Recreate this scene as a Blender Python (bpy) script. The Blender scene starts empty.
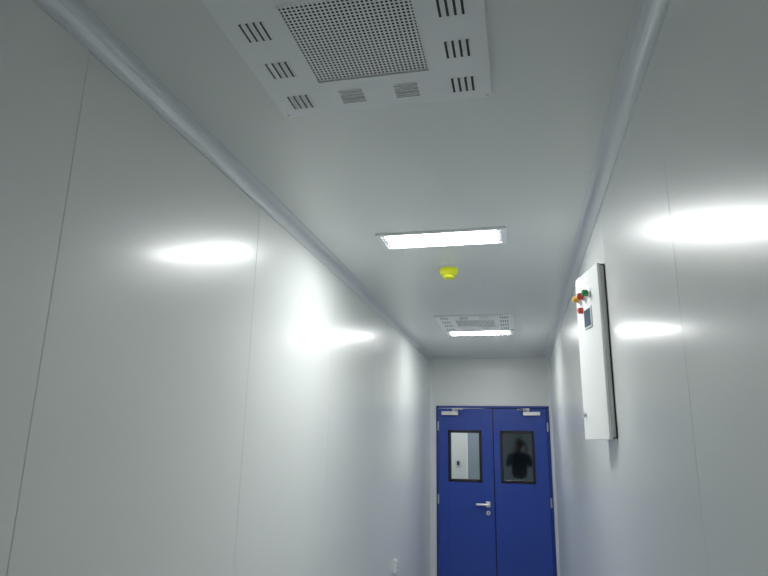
import bpy, bmesh, math
from mathutils import Vector, Matrix

sc = bpy.context.scene
Z0 = 1.66            # eye height
CEIL = 2.56
XL, XR, YE, YB = -0.93, 0.32, 6.48, -4.2

# ------------------------------------------------------------ helpers
def link(o, parent=None):
    sc.collection.objects.link(o)
    if parent: o.parent = parent
    return o
def empty(name, loc=(0,0,0)):
    e = bpy.data.objects.new(name, None); e.location = loc; e.empty_display_size = .1
    return link(e)
def mat(name, col, rough=.4, metal=0, spec=.5, bump=0, bscale=40, coat=0, crough=.1, cior=1.5, emis=0, ecol=None):
    m = bpy.data.materials.new(name); m.use_nodes = True
    nt = m.node_tree; b = nt.nodes['Principled BSDF']
    b.inputs['Base Color'].default_value = (*col, 1)
    b.inputs['Roughness'].default_value = rough
    b.inputs['Metallic'].default_value = metal
    b.inputs['Specular IOR Level'].default_value = spec
    b.inputs['Coat Weight'].default_value = coat
    b.inputs['Coat Roughness'].default_value = crough
    b.inputs['Coat IOR'].default_value = cior
    if emis:
        b.inputs['Emission Color'].default_value = (*(ecol or col), 1)
        b.inputs['Emission Strength'].default_value = emis
    if bump:
        tc = nt.nodes.new('ShaderNodeTexCoord'); n = nt.nodes.new('ShaderNodeTexNoise')
        n.inputs['Scale'].default_value = bscale; n.inputs['Detail'].default_value = 1
        nt.links.new(tc.outputs['Object'], n.inputs['Vector'])
        bp = nt.nodes.new('ShaderNodeBump'); bp.inputs['Strength'].default_value = bump
        bp.inputs['Distance'].default_value = .01
        nt.links.new(n.outputs['Fac'], bp.inputs['Height']); nt.links.new(bp.outputs['Normal'], b.inputs['Normal'])
    return m
def bbox(bm, x0, x1, y0, y1, z0, z1, mi=0, bev=0):
    vs = [bm.verts.new((x, y, z)) for x in (x0, x1) for y in (y0, y1) for z in (z0, z1)]
    fs = [(0,1,3,2),(4,6,7,5),(0,4,5,1),(2,3,7,6),(0,2,6,4),(1,5,7,3)]
    faces = [bm.faces.new([vs[i] for i in f]) for f in fs]
    for f in faces: f.material_index = mi
    if bev:
        es = list({e for f in faces for e in f.edges})
        r = bmesh.ops.bevel(bm, geom=es, offset=bev, segments=2, profile=.5, affect='EDGES')
        for f in r['faces']: f.material_index = mi
def fin(bm, name, mats, parent=None, smooth=False, M=None):
    bmesh.ops.recalc_face_normals(bm, faces=bm.faces[:])
    me = bpy.data.meshes.new(name); bm.to_mesh(me); bm.free()
    for m in (mats if isinstance(mats, (list, tuple)) else [mats]): me.materials.append(m)
    if smooth:
        for p in me.polygons: p.use_smooth = True
    o = bpy.data.objects.new(name, me)
    if M is not None: o.matrix_world = M
    return link(o, parent)
def boxo(name, b, m, parent=None, bev=0.002):
    bm = bmesh.new(); bbox(bm, *b, bev=bev); return fin(bm, name, m, parent)
def lathe(bm, prof, axis_o, axis='z', n=32, mi=0):
    rings = []
    for r, h in prof:
        ring = []
        for i in range(n):
            a = 2*math.pi*i/n; c, s = r*math.cos(a), r*math.sin(a)
            p = {'z': (c, s, h), 'x': (h, c, s), 'y': (c, h, s)}[axis]
            ring.append(bm.verts.new(Vector(axis_o) + Vector(p)))
        rings.append(ring)
    for a, b in zip(rings, rings[1:]):
        for i in range(n):
            f = bm.faces.new((a[i], a[(i+1) % n], b[(i+1) % n], b[i])); f.material_index = mi
    for r in (rings[0], rings[-1]):
        f = bm.faces.new(r); f.material_index = mi
def extrude_profile(bm, pts, p0, p1, mapf):
    a = [bm.verts.new(mapf(u, v, p0)) for u, v in pts]; b = [bm.verts.new(mapf(u, v, p1)) for u, v in pts]
    n = len(pts)
    for i in range(n): bm.faces.new((a[i], a[(i+1) % n], b[(i+1) % n], b[i]))
    bm.faces.new(a); bm.faces.new(b)

# ------------------------------------------------------------ materials
M_wall = mat('painted_steel_panel', (.750, .775, .765), rough=.32, spec=.42, coat=.5, crough=.15, cior=1.25)
M_ceil = mat('ceiling_panel', (.755, .78, .772), rough=.38, spec=.45, coat=.3, crough=.2, cior=1.25)
M_trim = mat('aluminium_cove', (.70, .73, .76), rough=.32, metal=0.2)
M_floor = mat('epoxy_floor', (.56, .61, .62), rough=.25, bump=.02, bscale=8)
M_white = mat('white_powdercoat', (.82, .84, .87), rough=.4)
M_ventw = mat('vent_enamel', (.83, .85, .87), rough=.5)
M_dark = mat('painted_hole_shade', (.03, .033, .033), rough=.8)
M_slot = mat('slot_shadow', (.05, .055, .055), rough=.8)
M_blue = mat('blue_door_paint', (.020, .060, .35), rough=.35)
M_bluef = mat('blue_frame_paint', (.015, .045, .28), rough=.35)
M_black = mat('black_gasket', (.008, .008, .010), rough=.35)
M_steel = mat('brushed_steel', (.70, .70, .68), rough=.35, metal=.9)
M_grey = mat('grey_enamel', (.72, .73, .74), rough=.5)
M_yel = mat('yellow_dust_cap', (.80, .86, .02), rough=.35)
M_red = mat('red_lamp_lens', (.60, .05, .03), rough=.25)
M_grn = mat('green_lamp_lens', (.02, .30, .10), rough=.25)
M_amb = mat('amber_lamp_lens', (.80, .50, .08), rough=.25)
M_cab = mat('cabinet_enamel', (.82, .84, .84), rough=.35)
M_lbl = mat('meter_face', (.06, .09, .13), rough=.2)
M_lamp = mat('lamp_diffuser', (.9, .9, .9), rough=.5, emis=49, ecol=(.98, 1.0, .99))
def glass(name, ior, tint, refl, rg):
    g = bpy.data.materials.new(name); g.use_nodes = True
    nt = g.node_tree; nt.nodes.clear()
    o = nt.nodes.new('ShaderNodeOutputMaterial'); mx = nt.nodes.new('ShaderNodeMixShader')
    fr = nt.nodes.new('ShaderNodeFresnel'); fr.inputs['IOR'].default_value = ior
    tr = nt.nodes.new('ShaderNodeBsdfTransparent'); tr.inputs[0].default_value = (*tint, 1)
    gl = nt.nodes.new('ShaderNodeBsdfGlossy'); gl.inputs['Roughness'].default_value = rg; gl.inputs[0].default_value = (*refl, 1)
    nt.links.new(fr.outputs[0], mx.inputs[0]); nt.links.new(tr.outputs[0], mx.inputs[1])
    nt.links.new(gl.outputs[0], mx.inputs[2]); nt.links.new(mx.outputs[0], o.inputs[0])
    return g
M_glass = glass('window_glass', 1.9, (.9, .95, .96), (1, 1, 1), .03)
M_glass2 = glass('window_glass_tinted', 3.4, (.75, .82, .9), (.70, .86, 1), .035)

# ------------------------------------------------------------ room shell
GAP = .0010
def cuts(start, lo, hi, step=.95):
    s = start
    while s > lo: s -= step
    out = [lo]; s += step
    while s < hi - .02:
        if s > lo + .02: out.append(s)
        s += step
    return out + [hi]
def side_wall(name, xin, sgn, start):
    bm = bmesh.new(); c = cuts(start, YB, YE)
    for a, b in zip(c, c[1:]):
        x0, x1 = sorted((xin, xin + sgn*.05))
        bbox(bm, x0, x1, a + GAP/2, b - GAP/2, 0, CEIL, bev=.0013)
    x0, x1 = sorted((xin + sgn*.003, xin + sgn*.06))
    bbox(bm, x0, x1, YB, YE, 0, CEIL)
    fin(bm, name, M_wall)
side_wall('wall_left', XL, -1, 1.97)
side_wall('wall_right', XR, 1, 1.27)
bm = bmesh.new()
cc = [YB, -1.2, 3.40, 5.6, YE]
for a, b in zip(cc, cc[1:]): bbox(bm, XL, XR, a + .0005, b - .0005, CEIL, CEIL + .05, bev=.0010)
bbox(bm, XL - .06, XR + .06, YB, YE, CEIL + .003, CEIL + .06)
fin(bm, 'ceiling', M_ceil)
boxo('floor', (XL - .06, XR + .06, YB - .06, YE + .06, -.05, 0), M_floor, bev=0)
boxo('wall_back', (XL - .06, XR + .06, YB - .06, YB, 0, CEIL + .06), M_wall, bev=0)
DX0, DX1, DZ = -.868, .292, Z0 + .375
bm = bmesh.new()
bbox(bm, XL - .06, DX0, YE, YE + .06, 0, CEIL + .06)
bbox(bm, DX1, XR + .06, YE, YE + .06, 0, CEIL + .06)
bbox(bm, DX0, DX1, YE, YE + .06, DZ, CEIL + .06)
fin(bm, 'wall_end', M_wall)

# cove trims
def cove(R, n=8):
    pts = [(0, 0), (R + .006, 0), (R + .006, .003)]
    pts += [(R - R*math.sin(t), R - R*math.cos(t) + .003*(1-math.sin(t))) for t in [math.pi/2*i/n for i in range(n + 1)]]
    pts += [(.003, R + .006), (0, R + .006)]
    return pts
P = cove(.044)
for nm, f in (('trim_1', lambda u, v, p: (XL + u, p, CEIL - v)), ('trim_2', lambda u, v, p: (XR - u, p, CEIL - v))):
    bm = bmesh.new(); extrude_profile(bm, P, YB, YE, f); fin(bm, nm, M_trim)
P2 = cove(.022)
bm = bmesh.new(); extrude_profile(bm, P2, XL, XR, lambda u, v, p: (p, YE - u, CEIL - v)); fin(bm, 'trim_3', M_trim)
bm = bmesh.new(); extrude_profile(bm, P2, 0, CEIL, lambda u, v, p: (XL + u, YE - v, p)); fin(bm, 'trim_4', M_trim)
bm = bmesh.new(); extrude_profile(bm, P2, 0, CEIL, lambda u, v, p: (XR - u, YE - v, p)); fin(bm, 'trim_5', M_trim)
P3 = cove(.04)
bm = bmesh.new(); extrude_profile(bm, P3, YB, YE, lambda u, v, p: (XL + u, p, v)); fin(bm, 'baseboard_left', M_trim)
bm = bmesh.new(); extrude_profile(bm, P3, YB, YE, lambda u, v, p: (XR - u, p, v)); fin(bm, 'baseboard_right', M_trim)

# ------------------------------------------------------------ double door
door = empty('door_1', ((DX0+DX1)/2, YE, 0))
def dpart(name, b, m, bev=.002):
    ob = boxo(name, b, m, None, bev); ob.parent = door
    ob.matrix_parent_inverse = Matrix.Translation(-door.location); return ob
def dadd(ob): ob.parent = door; ob.matrix_parent_inverse = Matrix.Translation(-door.location)
bm = bmesh.new(); fw = .022
bbox(bm, DX0, DX0 + fw, YE - .012, YE + .06, 0, DZ, bev=.002)
bbox(bm, DX1 - fw, DX1, YE - .012, YE + .06, 0, DZ, bev=.002)
bbox(bm, DX0, DX1, YE - .012, YE + .06, DZ - fw, DZ, bev=.002)
dadd(fin(bm, 'frame', M_bluef))
SP = -.278
WZ0, WZ1 = Z0 - .385, Z0 + .120
def leaf(name, x0, x1, wx0, wx1, mg):
    bm = bmesh.new(); y0, y1 = YE - .004, YE + .042; z0, z1 = .008, DZ - fw - .006
    bbox(bm, x0, wx0, y0, y1, z0, z1, bev=.0015); bbox(bm, wx1, x1, y0, y1, z0, z1, bev=.0015)
    bbox(bm, wx0, wx1, y0, y1, z0, WZ0); bbox(bm, wx0, wx1, y0, y1, WZ1, z1)
    bmesh.ops.remove_doubles(bm, verts=bm.verts[:], dist=.0001)
    dadd(fin(bm, name, M_blue))
    bm = bmesh.new(); w = .022; yy0, yy1 = YE - .012, YE + .048
    bbox(bm, wx0 - .006, wx0 + w, yy0, yy1, WZ0 - .006, WZ1 + .006, bev=.003)
    bbox(bm, wx1 - w, wx1 + .006, yy0, yy1, WZ0 - .006, WZ1 + .006, bev=.003)
    bbox(bm, wx0, wx1, yy0, yy1, WZ0 - .006, WZ0 + w, bev=.003)
    bbox(bm, wx0, wx1, yy0, yy1, WZ1 - w, WZ1 + .006, bev=.003)
    dadd(fin(bm, name + '_window_gasket', M_black))
    bm = bmesh.new(); vs = [bm.verts.new(p) for p in ((wx0+.01, YE+.012, WZ0+.01), (wx1-.01, YE+.012, WZ0+.01), (wx1-.01, YE+.012, WZ1-.01), (wx0+.01, YE+.012, WZ1-.01))]
    bm.faces.new(vs); dadd(fin(bm, name + '_glass', mg))
leaf('leaf_active', DX0 + fw + .005, SP - .005, -.738, -.402, M_glass)
leaf('leaf_passive', SP + .005, DX1 - fw - .005, -.205, .128, M_glass2)
# seals behind the leaf gaps
dpart('meeting_seal', (SP - .012, SP + .012, YE + .010, YE + .030, .008, DZ - fw - .003), M_black, 0)
dpart('bottom_seal', (DX0 + fw, DX1 - fw, YE + .010, YE + .030, .001, .009), M_black, 0)
# lever handle
bm = bmesh.new(); hx, hz = -.345, Z0 - .600
bbox(bm, hx - .022, hx + .022, YE - .014, YE - .004, hz - .028, hz + .028, bev=.004)
lathe(bm, [(.011, 0), (.011, -.045), (.009, -.05)], (hx, YE - .012, hz), 'y', 16)
bbox(bm, hx - .118, hx + .012, YE - .066, YE - .05, hz - .010, hz + .010, bev=.005)
bbox(bm, hx - .118, hx - .104, YE - .066, YE - .038, hz - .009, hz + .009, bev=.004)
lathe(bm, [(.022, 0), (.022, -.006), (.018, -.009)], (hx, YE - .004, hz - .082), 'y', 24)
dadd(fin(bm, 'lever_handle', M_steel))
dpart('keyhole', (hx - .003, hx + .003, YE - .0145, YE - .012, hz - .094, hz - .072), M_black, 0)
# hinges
for i, z in enumerate((.25, 1.05, 1.78)):
    for s, x in (('l', DX0 + fw), ('r', DX1 - fw)):
        bm = bmesh.new(); lathe(bm, [(.0, 0), (.008, .0), (.008, .09), (.0, .09)], (x, YE - .016, z), 'z', 12)
        bmesh.ops.remove_doubles(bm, verts=bm.verts[:], dist=.0001)
        dadd(fin(bm, f'hinge_{s}{i}', M_steel, smooth=False))
# door closers with arms
def closer(nm, x0, x1, sg):
    z1 = DZ - .058; bm = bmesh.new()
    bbox(bm, x0, x1, YE - .046, YE - .005, z1 - .040, z1, bev=.004)
    xm = x1 - .05 if sg > 0 else x0 + .05
    lathe(bm, [(.012, 0), (.012, .016)], (xm, YE - .026, z1), 'z', 16)
    def arm(p, q, w=.010, t=.006):
        p, q = Vector(p), Vector(q); d = (q - p); n = Vector((-d.y, d.x, 0)).normalized()*w
        vs = []
        for base in (p, q):
            for s in (-1, 1):
                for h in (0, t): vs.append(bm.verts.new(base + n*s + Vector((0, 0, h))))
        for f in ((0,1,3,2),(4,6,7,5),(0,4,5,1),(2,3,7,6),(0,2,6,4),(1,5,7,3)): bm.faces.new([vs[i] for i in f])
    zz = z1 + .012
    arm((xm, YE - .026, zz), (xm + sg*.10, YE - .13, zz))
    arm((xm + sg*.10, YE - .13, zz + .006), (xm + sg*.015, YE - .012, zz + .006))
    bbox(bm, xm + sg*.015 - .03, xm + sg*.015 + .03, YE - .026, YE - .008, zz - .006, zz + .022, bev=.002)
    dadd(fin(bm, nm, M_steel))
closer('closer_active', DX0 + .06, DX0 + .235, 1)
closer('closer_passive', DX1 - .26, DX1 - .09, -1)

# ------------------------------------------------------------ perforated ceiling diffuser
def vent(cx, cy, S=.57, G=.29, n=29, sy=None):
    root = empty('ceiling_air_vent', (cx, cy, CEIL))
    sy = sy or S; z1, z0 = 0, -.012; h, g, hy = S/2, G/2, sy/2
    bm = bmesh.new()
    bbox(bm, -h, -g, -hy, hy, z0, z1); bbox(bm, g, h, -hy, hy, z0, z1)
    bbox(bm, -g, g, g, hy, z0, z1); bbox(bm, -g, g, -hy, -g, z0, z1)
    fin(bm, 'face_plate', M_ventw, root)
    bm = bmesh.new(); c = G/n; r = c*.33; zp = z0 + .001
    for i in range(n):
        for j in range(n):
            x0 = -g + (i + .5)*c; y0 = -g + (j + .5)*c
            outer = [(1,0),(1,1),(0,1),(-1,1),(-1,0),(-1,-1),(0,-1),(1,-1)]
            O = [bm.verts.new((x0 + a*c/2, y0 + b*c/2, zp)) for a, b in outer]
            I = [bm.verts.new((x0 + r*math.cos(k*math.pi/4), y0 + r*math.sin(k*math.pi/4), zp)) for k in range(8)]
            for k in range(8): bm.faces.new((O[k], O[(k+1) % 8], I[(k+1) % 8], I[k]))
    fin(bm, 'perforated_sheet', M_ventw, root)
    bm = bmesh.new(); bbox(bm, -g, g, -g, g, -.003, -.001); fin(bm, 'hole_shade_sheet', M_dark, root)  # near-black sheet, its colour stands in for the shade behind the holes
    bm = bmesh.new(); t = .004
    for q in ((-g, -g + t, -g, g), (g - t, g, -g, g), (-g, g, g - t, g), (-g, g, -g, -g + t)):
        bbox(bm, *q, z0 - .0015, z0 + .001)
    fin(bm, 'grille_rim', M_ventw, root)
    bs = bmesh.new(); bl = bmesh.new(); e = (h + g)/2 + .002; ey = (hy + g)/2 + .002
    L = .062
    def group(x, y, along):
        for k in range(4):
            d = (k - 1.5)*.0165
            if along == 'y':
                bbox(bs, x + d - .0030, x + d + .0030, y - L/2, y + L/2, z0 - .0008, z0 + .001)
                bbox(bl, x + d + .0030, x + d + .0060, y - L/2, y + L/2, z0 - .0035, z0 + .001, bev=.0008)
            else:
                bbox(bs, x - L/2, x + L/2, y + d - .0030, y + d + .0030, z0 - .0008, z0 + .001)
                bbox(bl, x - L/2, x + L/2, y + d - .0060, y + d - .0030, z0 - .0035, z0 + .001, bev=.0008)
    for s in (-1, 1):
        for yy in (-ey, -ey/3, ey/3, ey): group(s*e, yy, 'y')
        for xx in (-e/3, e/3): group(xx, s*ey, 'x')
    fin(bs, 'louvre_slot_shade', M_slot, root); fin(bl, 'louvre_lips', M_ventw, root)  # slots are dark strips on the plate, shade of the openings put into colour
    bm = bmesh.new()
    for a in (-1, 1):
        for b in (-1, 1): lathe(bm, [(.0045, 0), (.0045, -.0015), (.003, -.0025)], (a*(h - .012), b*(hy - .012), z0), 'z', 12)
    fin(bm, 'screws', M_steel, root)
vent(-.330, 1.148, S=.58)
vent(-.305, 4.585)

# ------------------------------------------------------------ recessed luminaires
def luminaire(cx, cy, W=.575, Dp=.215, m=M_lamp):
    root = empty('ceiling_light_fixture', (cx, cy, CEIL)); w, d = W/2, Dp/2; r = .022
    bm = bmesh.new(); z0 = -.010
    bbox(bm, -w, -w + r, -d, d, z0, 0, bev=.002); bbox(bm, w - r, w, -d, d, z0, 0, bev=.002)
    bbox(bm, -w + r, w - r, -d, -d + r, z0, 0, bev=.002); bbox(bm, -w + r, w - r, d - r, d, z0, 0, bev=.002)
    fin(bm, 'rim', M_white, root)
    bm = bmesh.new(); bbox(bm, -w + r + .020, w - r - .020, -d + r, d - r, -.008, -.002); fin(bm, 'diffuser', m, root)
    bm = bmesh.new()
    for s in (-1, 1):
        xa, xb = sorted((s*(w - r), s*(w - r - .020)))
        bbox(bm, xa, xb, -d + r, d - r, -.005, -.001)
        for t in (-.05, -.017, .017, .05): bbox(bm, xa + .004, xb - .004, t - .008, t + .008, -.009, -.005, bev=.001)
    fin(bm, 'end_caps', M_white, root)
luminaire(-.315, 2.58)
luminaire(-.30, 5.03, W=.56)
luminaire(-.307, -1.6)  # unseen lamp added behind the camera to even out the near lighting

# ------------------------------------------------------------ smoke detector with yellow dust cap
root = empty('smoke_detector', (-.340, 3.05, CEIL)); bm = bmesh.new()
lathe(bm, [(.050, 0), (.050, -.010), (.044, -.014)], (0, 0, 0)); fin(bm, 'base', M_white, root)
bm = bmesh.new()
lathe(bm, [(.048, -.012), (.050, -.016), (.050, -.030), (.042, -.044), (.032, -.049), (.032, -.058), (.028, -.064), (.004, -.066)], (0, 0, 0), n=40)
fin(bm, 'dust_cap', M_yel, root)

# ------------------------------------------------------------ control cabinet on right wall (door slightly ajar)
CY0, CY1, CZ0, CZ1 = 2.21, 2.46, Z0 + .022, Z0 + .638
root = empty('electrical_control_cabinet', (XR, (CY0 + CY1)/2, (CZ0+CZ1)/2))
inv = Matrix.Translation(-root.location)
def cadd(ob, M=None):
    ob.parent = root; ob.matrix_parent_inverse = inv
    if M is not None: ob.matrix_basis = M
bm = bmesh.new(); bx0, bx1 = XR - .016, XR - .0005
bbox(bm, bx0, bx1, CY0, CY0 + .006, CZ0, CZ1); bbox(bm, bx0, bx1, CY1 - .006, CY1, CZ0, CZ1)
bbox(bm, bx0, bx1, CY0, CY1, CZ0, CZ0 + .006); bbox(bm, bx0, bx1, CY0, CY1, CZ1 - .006, CZ1)
bbox(bm, bx1 - .004, bx1, CY0, CY1, CZ0, CZ1)
cadd(fin(bm, 'housing', M_grey))
ang = math.radians(12.5); W = .255
Mh = Matrix.Translation((bx0 - .001, CY0, 0)) @ Matrix.Rotation(ang, 4, 'Z')   # local +y along door, -x outward
bm = bmesh.new(); H0, H1 = CZ0 - .004, CZ1 + .004
bbox(bm, -.010, -.002, 0, W, H0, H1, bev=.002)
bbox(bm, -.002, .000, 0.002, .006, H0, H1); bbox(bm, -.002, .012, W - .005, W - .001, H0, H1)
bbox(bm, -.002, .006, .004, W - .004, H1 - .005, H1 - .001); bbox(bm, -.002, .006, .004, W - .004, H0 + .001, H0 + .005)
cadd(fin(bm, 'cabinet_door', M_cab), Mh)
for nm, y, z, m in (('lamp_green', .10, -.085, M_grn), ('lamp_red', .155, -.085, M_red), ('lamp_amber', .21, -.085, M_amb),):
    bm = bmesh.new(); lathe(bm, [(.017, 0), (.017, -.005), (.014, -.007)], (-.010, y, CZ1 + z), 'x', 24); cadd(fin(bm, nm + '_bezel', M_steel), Mh)
    bm = bmesh.new(); lathe(bm, [(.013, 0), (.013, -.016), (.010, -.021), (.003, -.023)], (-.016, y, CZ1 + z), 'x', 24); cadd(fin(bm, nm, m), Mh)
bm = bmesh.new(); lathe(bm, [(.012, 0), (.012, -.012), (.009, -.018)], (-.010, .185, CZ1 - .135), 'x', 20); cadd(fin(bm, 'push_button', M_red), Mh)
bm = bmesh.new(); bbox(bm, -.014, -.010, .085, .165, CZ1 - .215, CZ1 - .135, bev=.001); cadd(fin(bm, 'meter_bezel', M_grey), Mh)
bm = bmesh.new(); bbox(bm, -.0155, -.013, .093, .157, CZ1 - .207, CZ1 - .143); cadd(fin(bm, 'meter_face', M_lbl), Mh)
bm = bmesh.new(); lathe(bm, [(.009, 0), (.009, -.006), (.007, -.008)], (-.010, .225, CZ0 + .09), 'x', 16); bbox(bm, -.022, -.016, .222, .228, CZ0 + .075, CZ0 + .105, bev=.001)
cadd(fin(bm, 'cam_lock', M_steel), Mh)

# ------------------------------------------------------------ wall socket on left wall
root = empty('wall_socket', (XL, 4.61, Z0 - .87)); bm = bmesh.new()
bbox(bm, 0, .020, -.043, .043, -.043, .043, bev=.003); bbox(bm, .020, .023, -.034, .034, -.034, .034, bev=.001); fin(bm, 'plate', M_white, root)
bm = bmesh.new()
for y, z in ((-.010, .012), (.010, .012), (-.012, -.012), (0, -.016), (.012, -.012)): bbox(bm, .0225, .0235, y - .002, y + .002, z - .006, z + .006)
fin(bm, 'pin_slots', M_black, root)

# ------------------------------------------------------------ room beyond the door
YR0, YR1 = YE + .06, 9.4
rx0, rx1 = -2.2, .9
bm = bmesh.new(); bbox(bm, rx0, rx1, YR0, YR1, -.05, 0); fin(bm, 'floor_far_room', M_floor)
bm = bmesh.new(); bbox(bm, rx0, rx1, YR0, YR1, CEIL, CEIL + .06); fin(bm, 'ceiling_far_room', M_ceil)
boxo('wall_far_room_back', (rx0, rx1, YR1, YR1 + .06, 0, CEIL), M_wall, bev=0)
boxo('wall_far_room_left', (rx0 - .06, rx0, YR0, YR1, 0, CEIL), M_wall, bev=0)
boxo('wall_far_room_right', (rx1, rx1 + .06, YR0, YR1, 0, CEIL), M_wall, bev=0)
bm = bmesh.new(); bbox(bm, rx0, XL - .06, YR0 - .06, YR0, 0, CEIL); bbox(bm, XR + .06, rx1, YR0 - .06, YR0, 0, CEIL); fin(bm, 'wall_far_room_front', M_wall)
M_farshade = mat('far_room_painted_shade', (.12, .16, .20), rough=.5)  # dark colour stands in for missing light in the far room
M_part2 = mat('door_grey_paint', (.30, .36, .42), rough=.4)
boxo('far_room_light_block', (-.42, -.36, YR0 + .5, YR1, 0, CEIL), M_wall, bev=.002)  # added divider, keeps the lamp light off the right half
boxo('far_room_shade_panel', (-.36, rx1, YR1 - .05, YR1, 0, CEIL), M_farshade, bev=0)  # dark-coloured panel in place of unlit depth behind the right window
d2 = empty('door_2', (-.61, YR1, 0))
boxo('leaf', (-.17, .17, -.045, 0, 0, 2.1), M_part2, d2)
boxo('frame', (-.20, -.17, -.06, 0, 0, 2.13), M_white, d2)
sw = empty('socket_box', (-.93, YR1, 1.36))  # small dark socket box on the back wall
boxo('plate', (-.043, .043, -.012, 0, -.043, .043), M_grey, sw); boxo('socket_front', (-.02, .02, -.018, -.010, -.03, .03), M_black, sw)
luminaire(-1.1, 8.5)  # unseen lamp, added near the back wall to brighten the left window

# ------------------------------------------------------------ photographer (only seen as a reflection in the door glass)
M_shirt = mat('dark_shirt', (.05, .065, .09), rough=.8); M_trs = mat('trousers', (.03, .035, .05), rough=.85)
M_skin = mat('skin', (.45, .27, .19), rough=.5); M_hair = mat('hair', (.012, .010, .009), rough=.6); M_eye = mat('eye', (.02, .015, .01), rough=.2)
M_lips = mat('lips', (.35, .13, .11), rough=.5)
per = empty('person', (0, 0, 0))
def skin(name, V, E, R, m, root=0, sub=2):
    me = bpy.data.meshes.new(name); me.from_pydata(V, E, []); me.materials.append(m)
    ob = link(bpy.data.objects.new(name, me), per)
    sk = ob.modifiers.new('skin', 'SKIN'); sk.use_smooth_shade = True
    for i, r in enumerate(R):
        rr = r if isinstance(r, tuple) else (r, r)
        me.skin_vertices[0].data[i].radius = rr; me.skin_vertices[0].data[i].use_root = (i == root)
    s = ob.modifiers.new('sub', 'SUBSURF'); s.levels = s.render_levels = sub
    return ob
PX, PY = -.05, -.42
V = [(PX, PY, .93), (PX, PY, 1.12), (PX, PY, 1.28), (PX, PY, 1.40), (PX, PY + .01, 1.49)]
E = [(0,1),(1,2),(2,3),(3,4)]; R = [(.175,.11),(.165,.105),(.185,.115),(.15,.09),(.06,.055)]
for s in (-1, 1):
    b = len(V)
    V += [(PX + s*.185, PY, 1.385), (PX + s*.235, PY + .10, 1.20), (PX + s*.13, PY + .27, 1.46)]
    E += [(3, b), (b, b+1), (b+1, b+2)]; R += [.075, .052, .036]
skin('shirt_torso', V, E, R, M_shirt)
V = [(PX, PY, .97)]; E = []; R = [(.155, .11)]
for s in (-1, 1):
    b = len(V)
    V += [(PX + s*.09, PY, .86), (PX + s*.10, PY + .02, .50), (PX + s*.11, PY - .01, .09)]
    E += [(0, b), (b, b+1), (b+1, b+2)]; R += [.090, .066, .050]
skin('trousers', V, E, R, M_trs)
for s in (-1, 1):
    skin(f'shoe_{"l" if s<0 else "r"}', [(PX + s*.11, PY - .05, .048), (PX + s*.11, PY + .06, .045), (PX + s*.12, PY + .17, .036)], [(0,1),(1,2)], [.044, .044, .033], M_black)
skin('neck', [(PX, PY + .005, 1.44), (PX, PY + .02, 1.57)], [(0,1)], [.056, .052], M_skin)
bm = bmesh.new(); bmesh.ops.create_uvsphere(bm, u_segments=32, v_segments=24, radius=1)
for v in bm.verts:
    x, y, z = v.co
    k = 1 - .28*max(0, -z)**1.3
    fx, fy, fz = x*.074*k, y*.094*(1 - .12*max(0, -z)), z*.115
    if y > 0:
        fy += .018*math.exp(-((x/.16)**2 + ((z + .12)/.16)**2)) + .006*math.exp(-((x/.4)**2 + ((z + .55)/.12)**2))
        for s in (-1, 1): fy -= .008*math.exp(-(((x - s*.38)/.16)**2 + ((z - .05)/.12)**2))
    v.co = (fx, fy, fz)
HC = (PX, PY + .03, 1.635)
fin(bm, 'head', M_skin, per, True, Matrix.Translation(HC))
bm = bmesh.new(); bmesh.ops.create_uvsphere(bm, u_segments=32, v_segments=24, radius=1)
for v in bm.verts:
    x, y, z = v.co; k = 1.08
    lift = max(0, y)*.8
    if z < .35 + lift - .9*max(0, -y): k = .93
    v.co = (x*.078*k, y*.098*k - .003, z*.118*k + .003)
fin(bm, 'hair', M_hair, per, True, Matrix.Translation(HC))
bm = bmesh.new()
for s in (-1, 1):
    bmesh.ops.create_uvsphere(bm, u_segments=12, v_segments=8, radius=.010, matrix=Matrix.Translation((HC[0] + s*.030, HC[1] + .079, HC[2] + .006)))
fin(bm, 'eyes', M_eye, per, True)
bm = bmesh.new()
for s in (-1, 1):
    bmesh.ops.create_uvsphere(bm, u_segments=12, v_segments=8, radius=1, matrix=Matrix.Translation((HC[0] + s*.076, HC[1], HC[2] - .005)) @ Matrix.Diagonal((.008, .017, .030, 1)))
fin(bm, 'ears', M_skin, per, True)
bm = bmesh.new(); bmesh.ops.create_uvsphere(bm, u_segments=12, v_segments=8, radius=1, matrix=Matrix.Translation((HC[0], HC[1] + .083, HC[2] - .062)) @ Matrix.Diagonal((.024, .006, .006, 1)))
fin(bm, 'mouth', M_lips, per, True)
bm = bmesh.new(); bbox(bm, -.078, .072, -.034, -.026, -.040, .036, bev=.003)
fin(bm, 'phone', M_black, per, False, Matrix.Translation((0, 0, Z0)))
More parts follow.
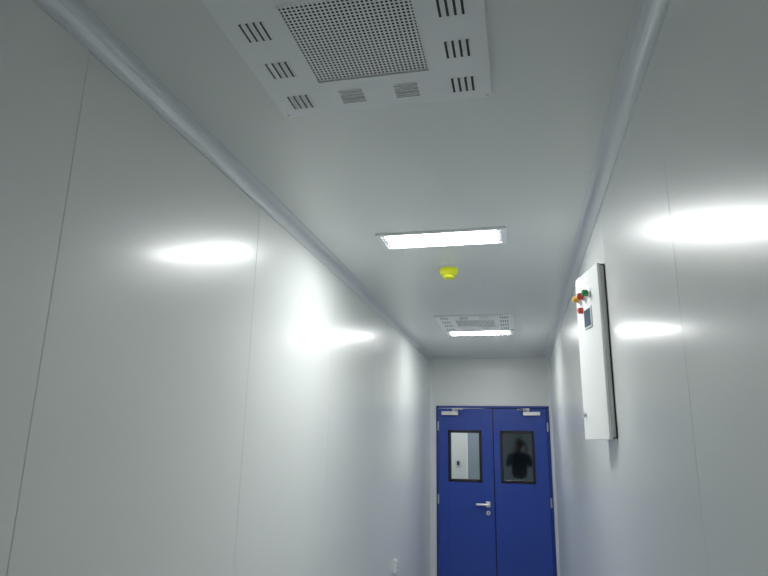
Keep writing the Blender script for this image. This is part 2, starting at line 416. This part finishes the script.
for s in (-1, 1):
    nm = 'l' if s < 0 else 'r'
    wx = PX + s*.13; hx0 = (.078 if s > 0 else -.084)
    skin(f'palm_{nm}', [(wx, PY + .27, 1.46), (hx0 + s*.030, -.095, 1.55), (hx0 + s*.024, -.062, Z0 - .055), (hx0 + s*.016, -.056, Z0 - .02)], [(0,1),(1,2),(2,3)], [.029, .026, (.030,.018), (.026,.014)], M_skin)
    for i, (dz, ln) in enumerate(((.030, .9), (.010, 1), (-.010, .95), (-.030, .8))):
        zb = Z0 - .030 + (dz*.8)
        skin(f'finger_{nm}{i}', [(hx0 + s*.018, -.055, zb - .004), (hx0 + s*.020, -.028, Z0 + dz*.9), (hx0 + s*.008*ln, -.018, Z0 + dz), (hx0 - s*.010*ln, -.018, Z0 + dz)], [(0,1),(1,2),(2,3)], [.009, .0085, .008, .007], M_skin)
    skin(f'thumb_{nm}', [(hx0 + s*.014, -.064, Z0 - .050), (hx0 - s*.004, -.058, Z0 - .028), (hx0 - s*.020, -.045, Z0 - .010)], [(0,1),(1,2)], [.011, .010, .008], M_skin)

# ------------------------------------------------------------ camera
F = 600.; ROLL = math.radians(1.0); VP = (521., 443.5)
dx, dy = VP[0] - 384, VP[1] - 288
c_, s_ = math.cos(ROLL), math.sin(ROLL)
ux, uy = dx*c_ + dy*s_, -dx*s_ + dy*c_
th = math.atan(uy/F); ps = math.atan(ux*math.cos(th)/F)
f = Vector((-math.sin(ps)*math.cos(th), math.cos(ps)*math.cos(th), math.sin(th)))
r0 = Vector((math.cos(ps), math.sin(ps), 0)); u0 = r0.cross(f)
r = r0*c_ + u0*s_; u = u0*c_ - r0*s_
Mx = Matrix((r, u, -f)).transposed().to_4x4(); Mx.translation = (0, 0, Z0)
cam = bpy.data.cameras.new('camera'); co = bpy.data.objects.new('camera', cam); link(co)
co.matrix_world = Mx; cam.sensor_width = 36; cam.lens = F/768*36; cam.clip_start = .01
sc.camera = co
w = bpy.data.worlds.new('world'); sc.world = w; w.use_nodes = True
w.node_tree.nodes['Background'].inputs[0].default_value = (.02, .02, .02, 1)
sc.view_settings.view_transform = 'Standard'; sc.view_settings.exposure = 0
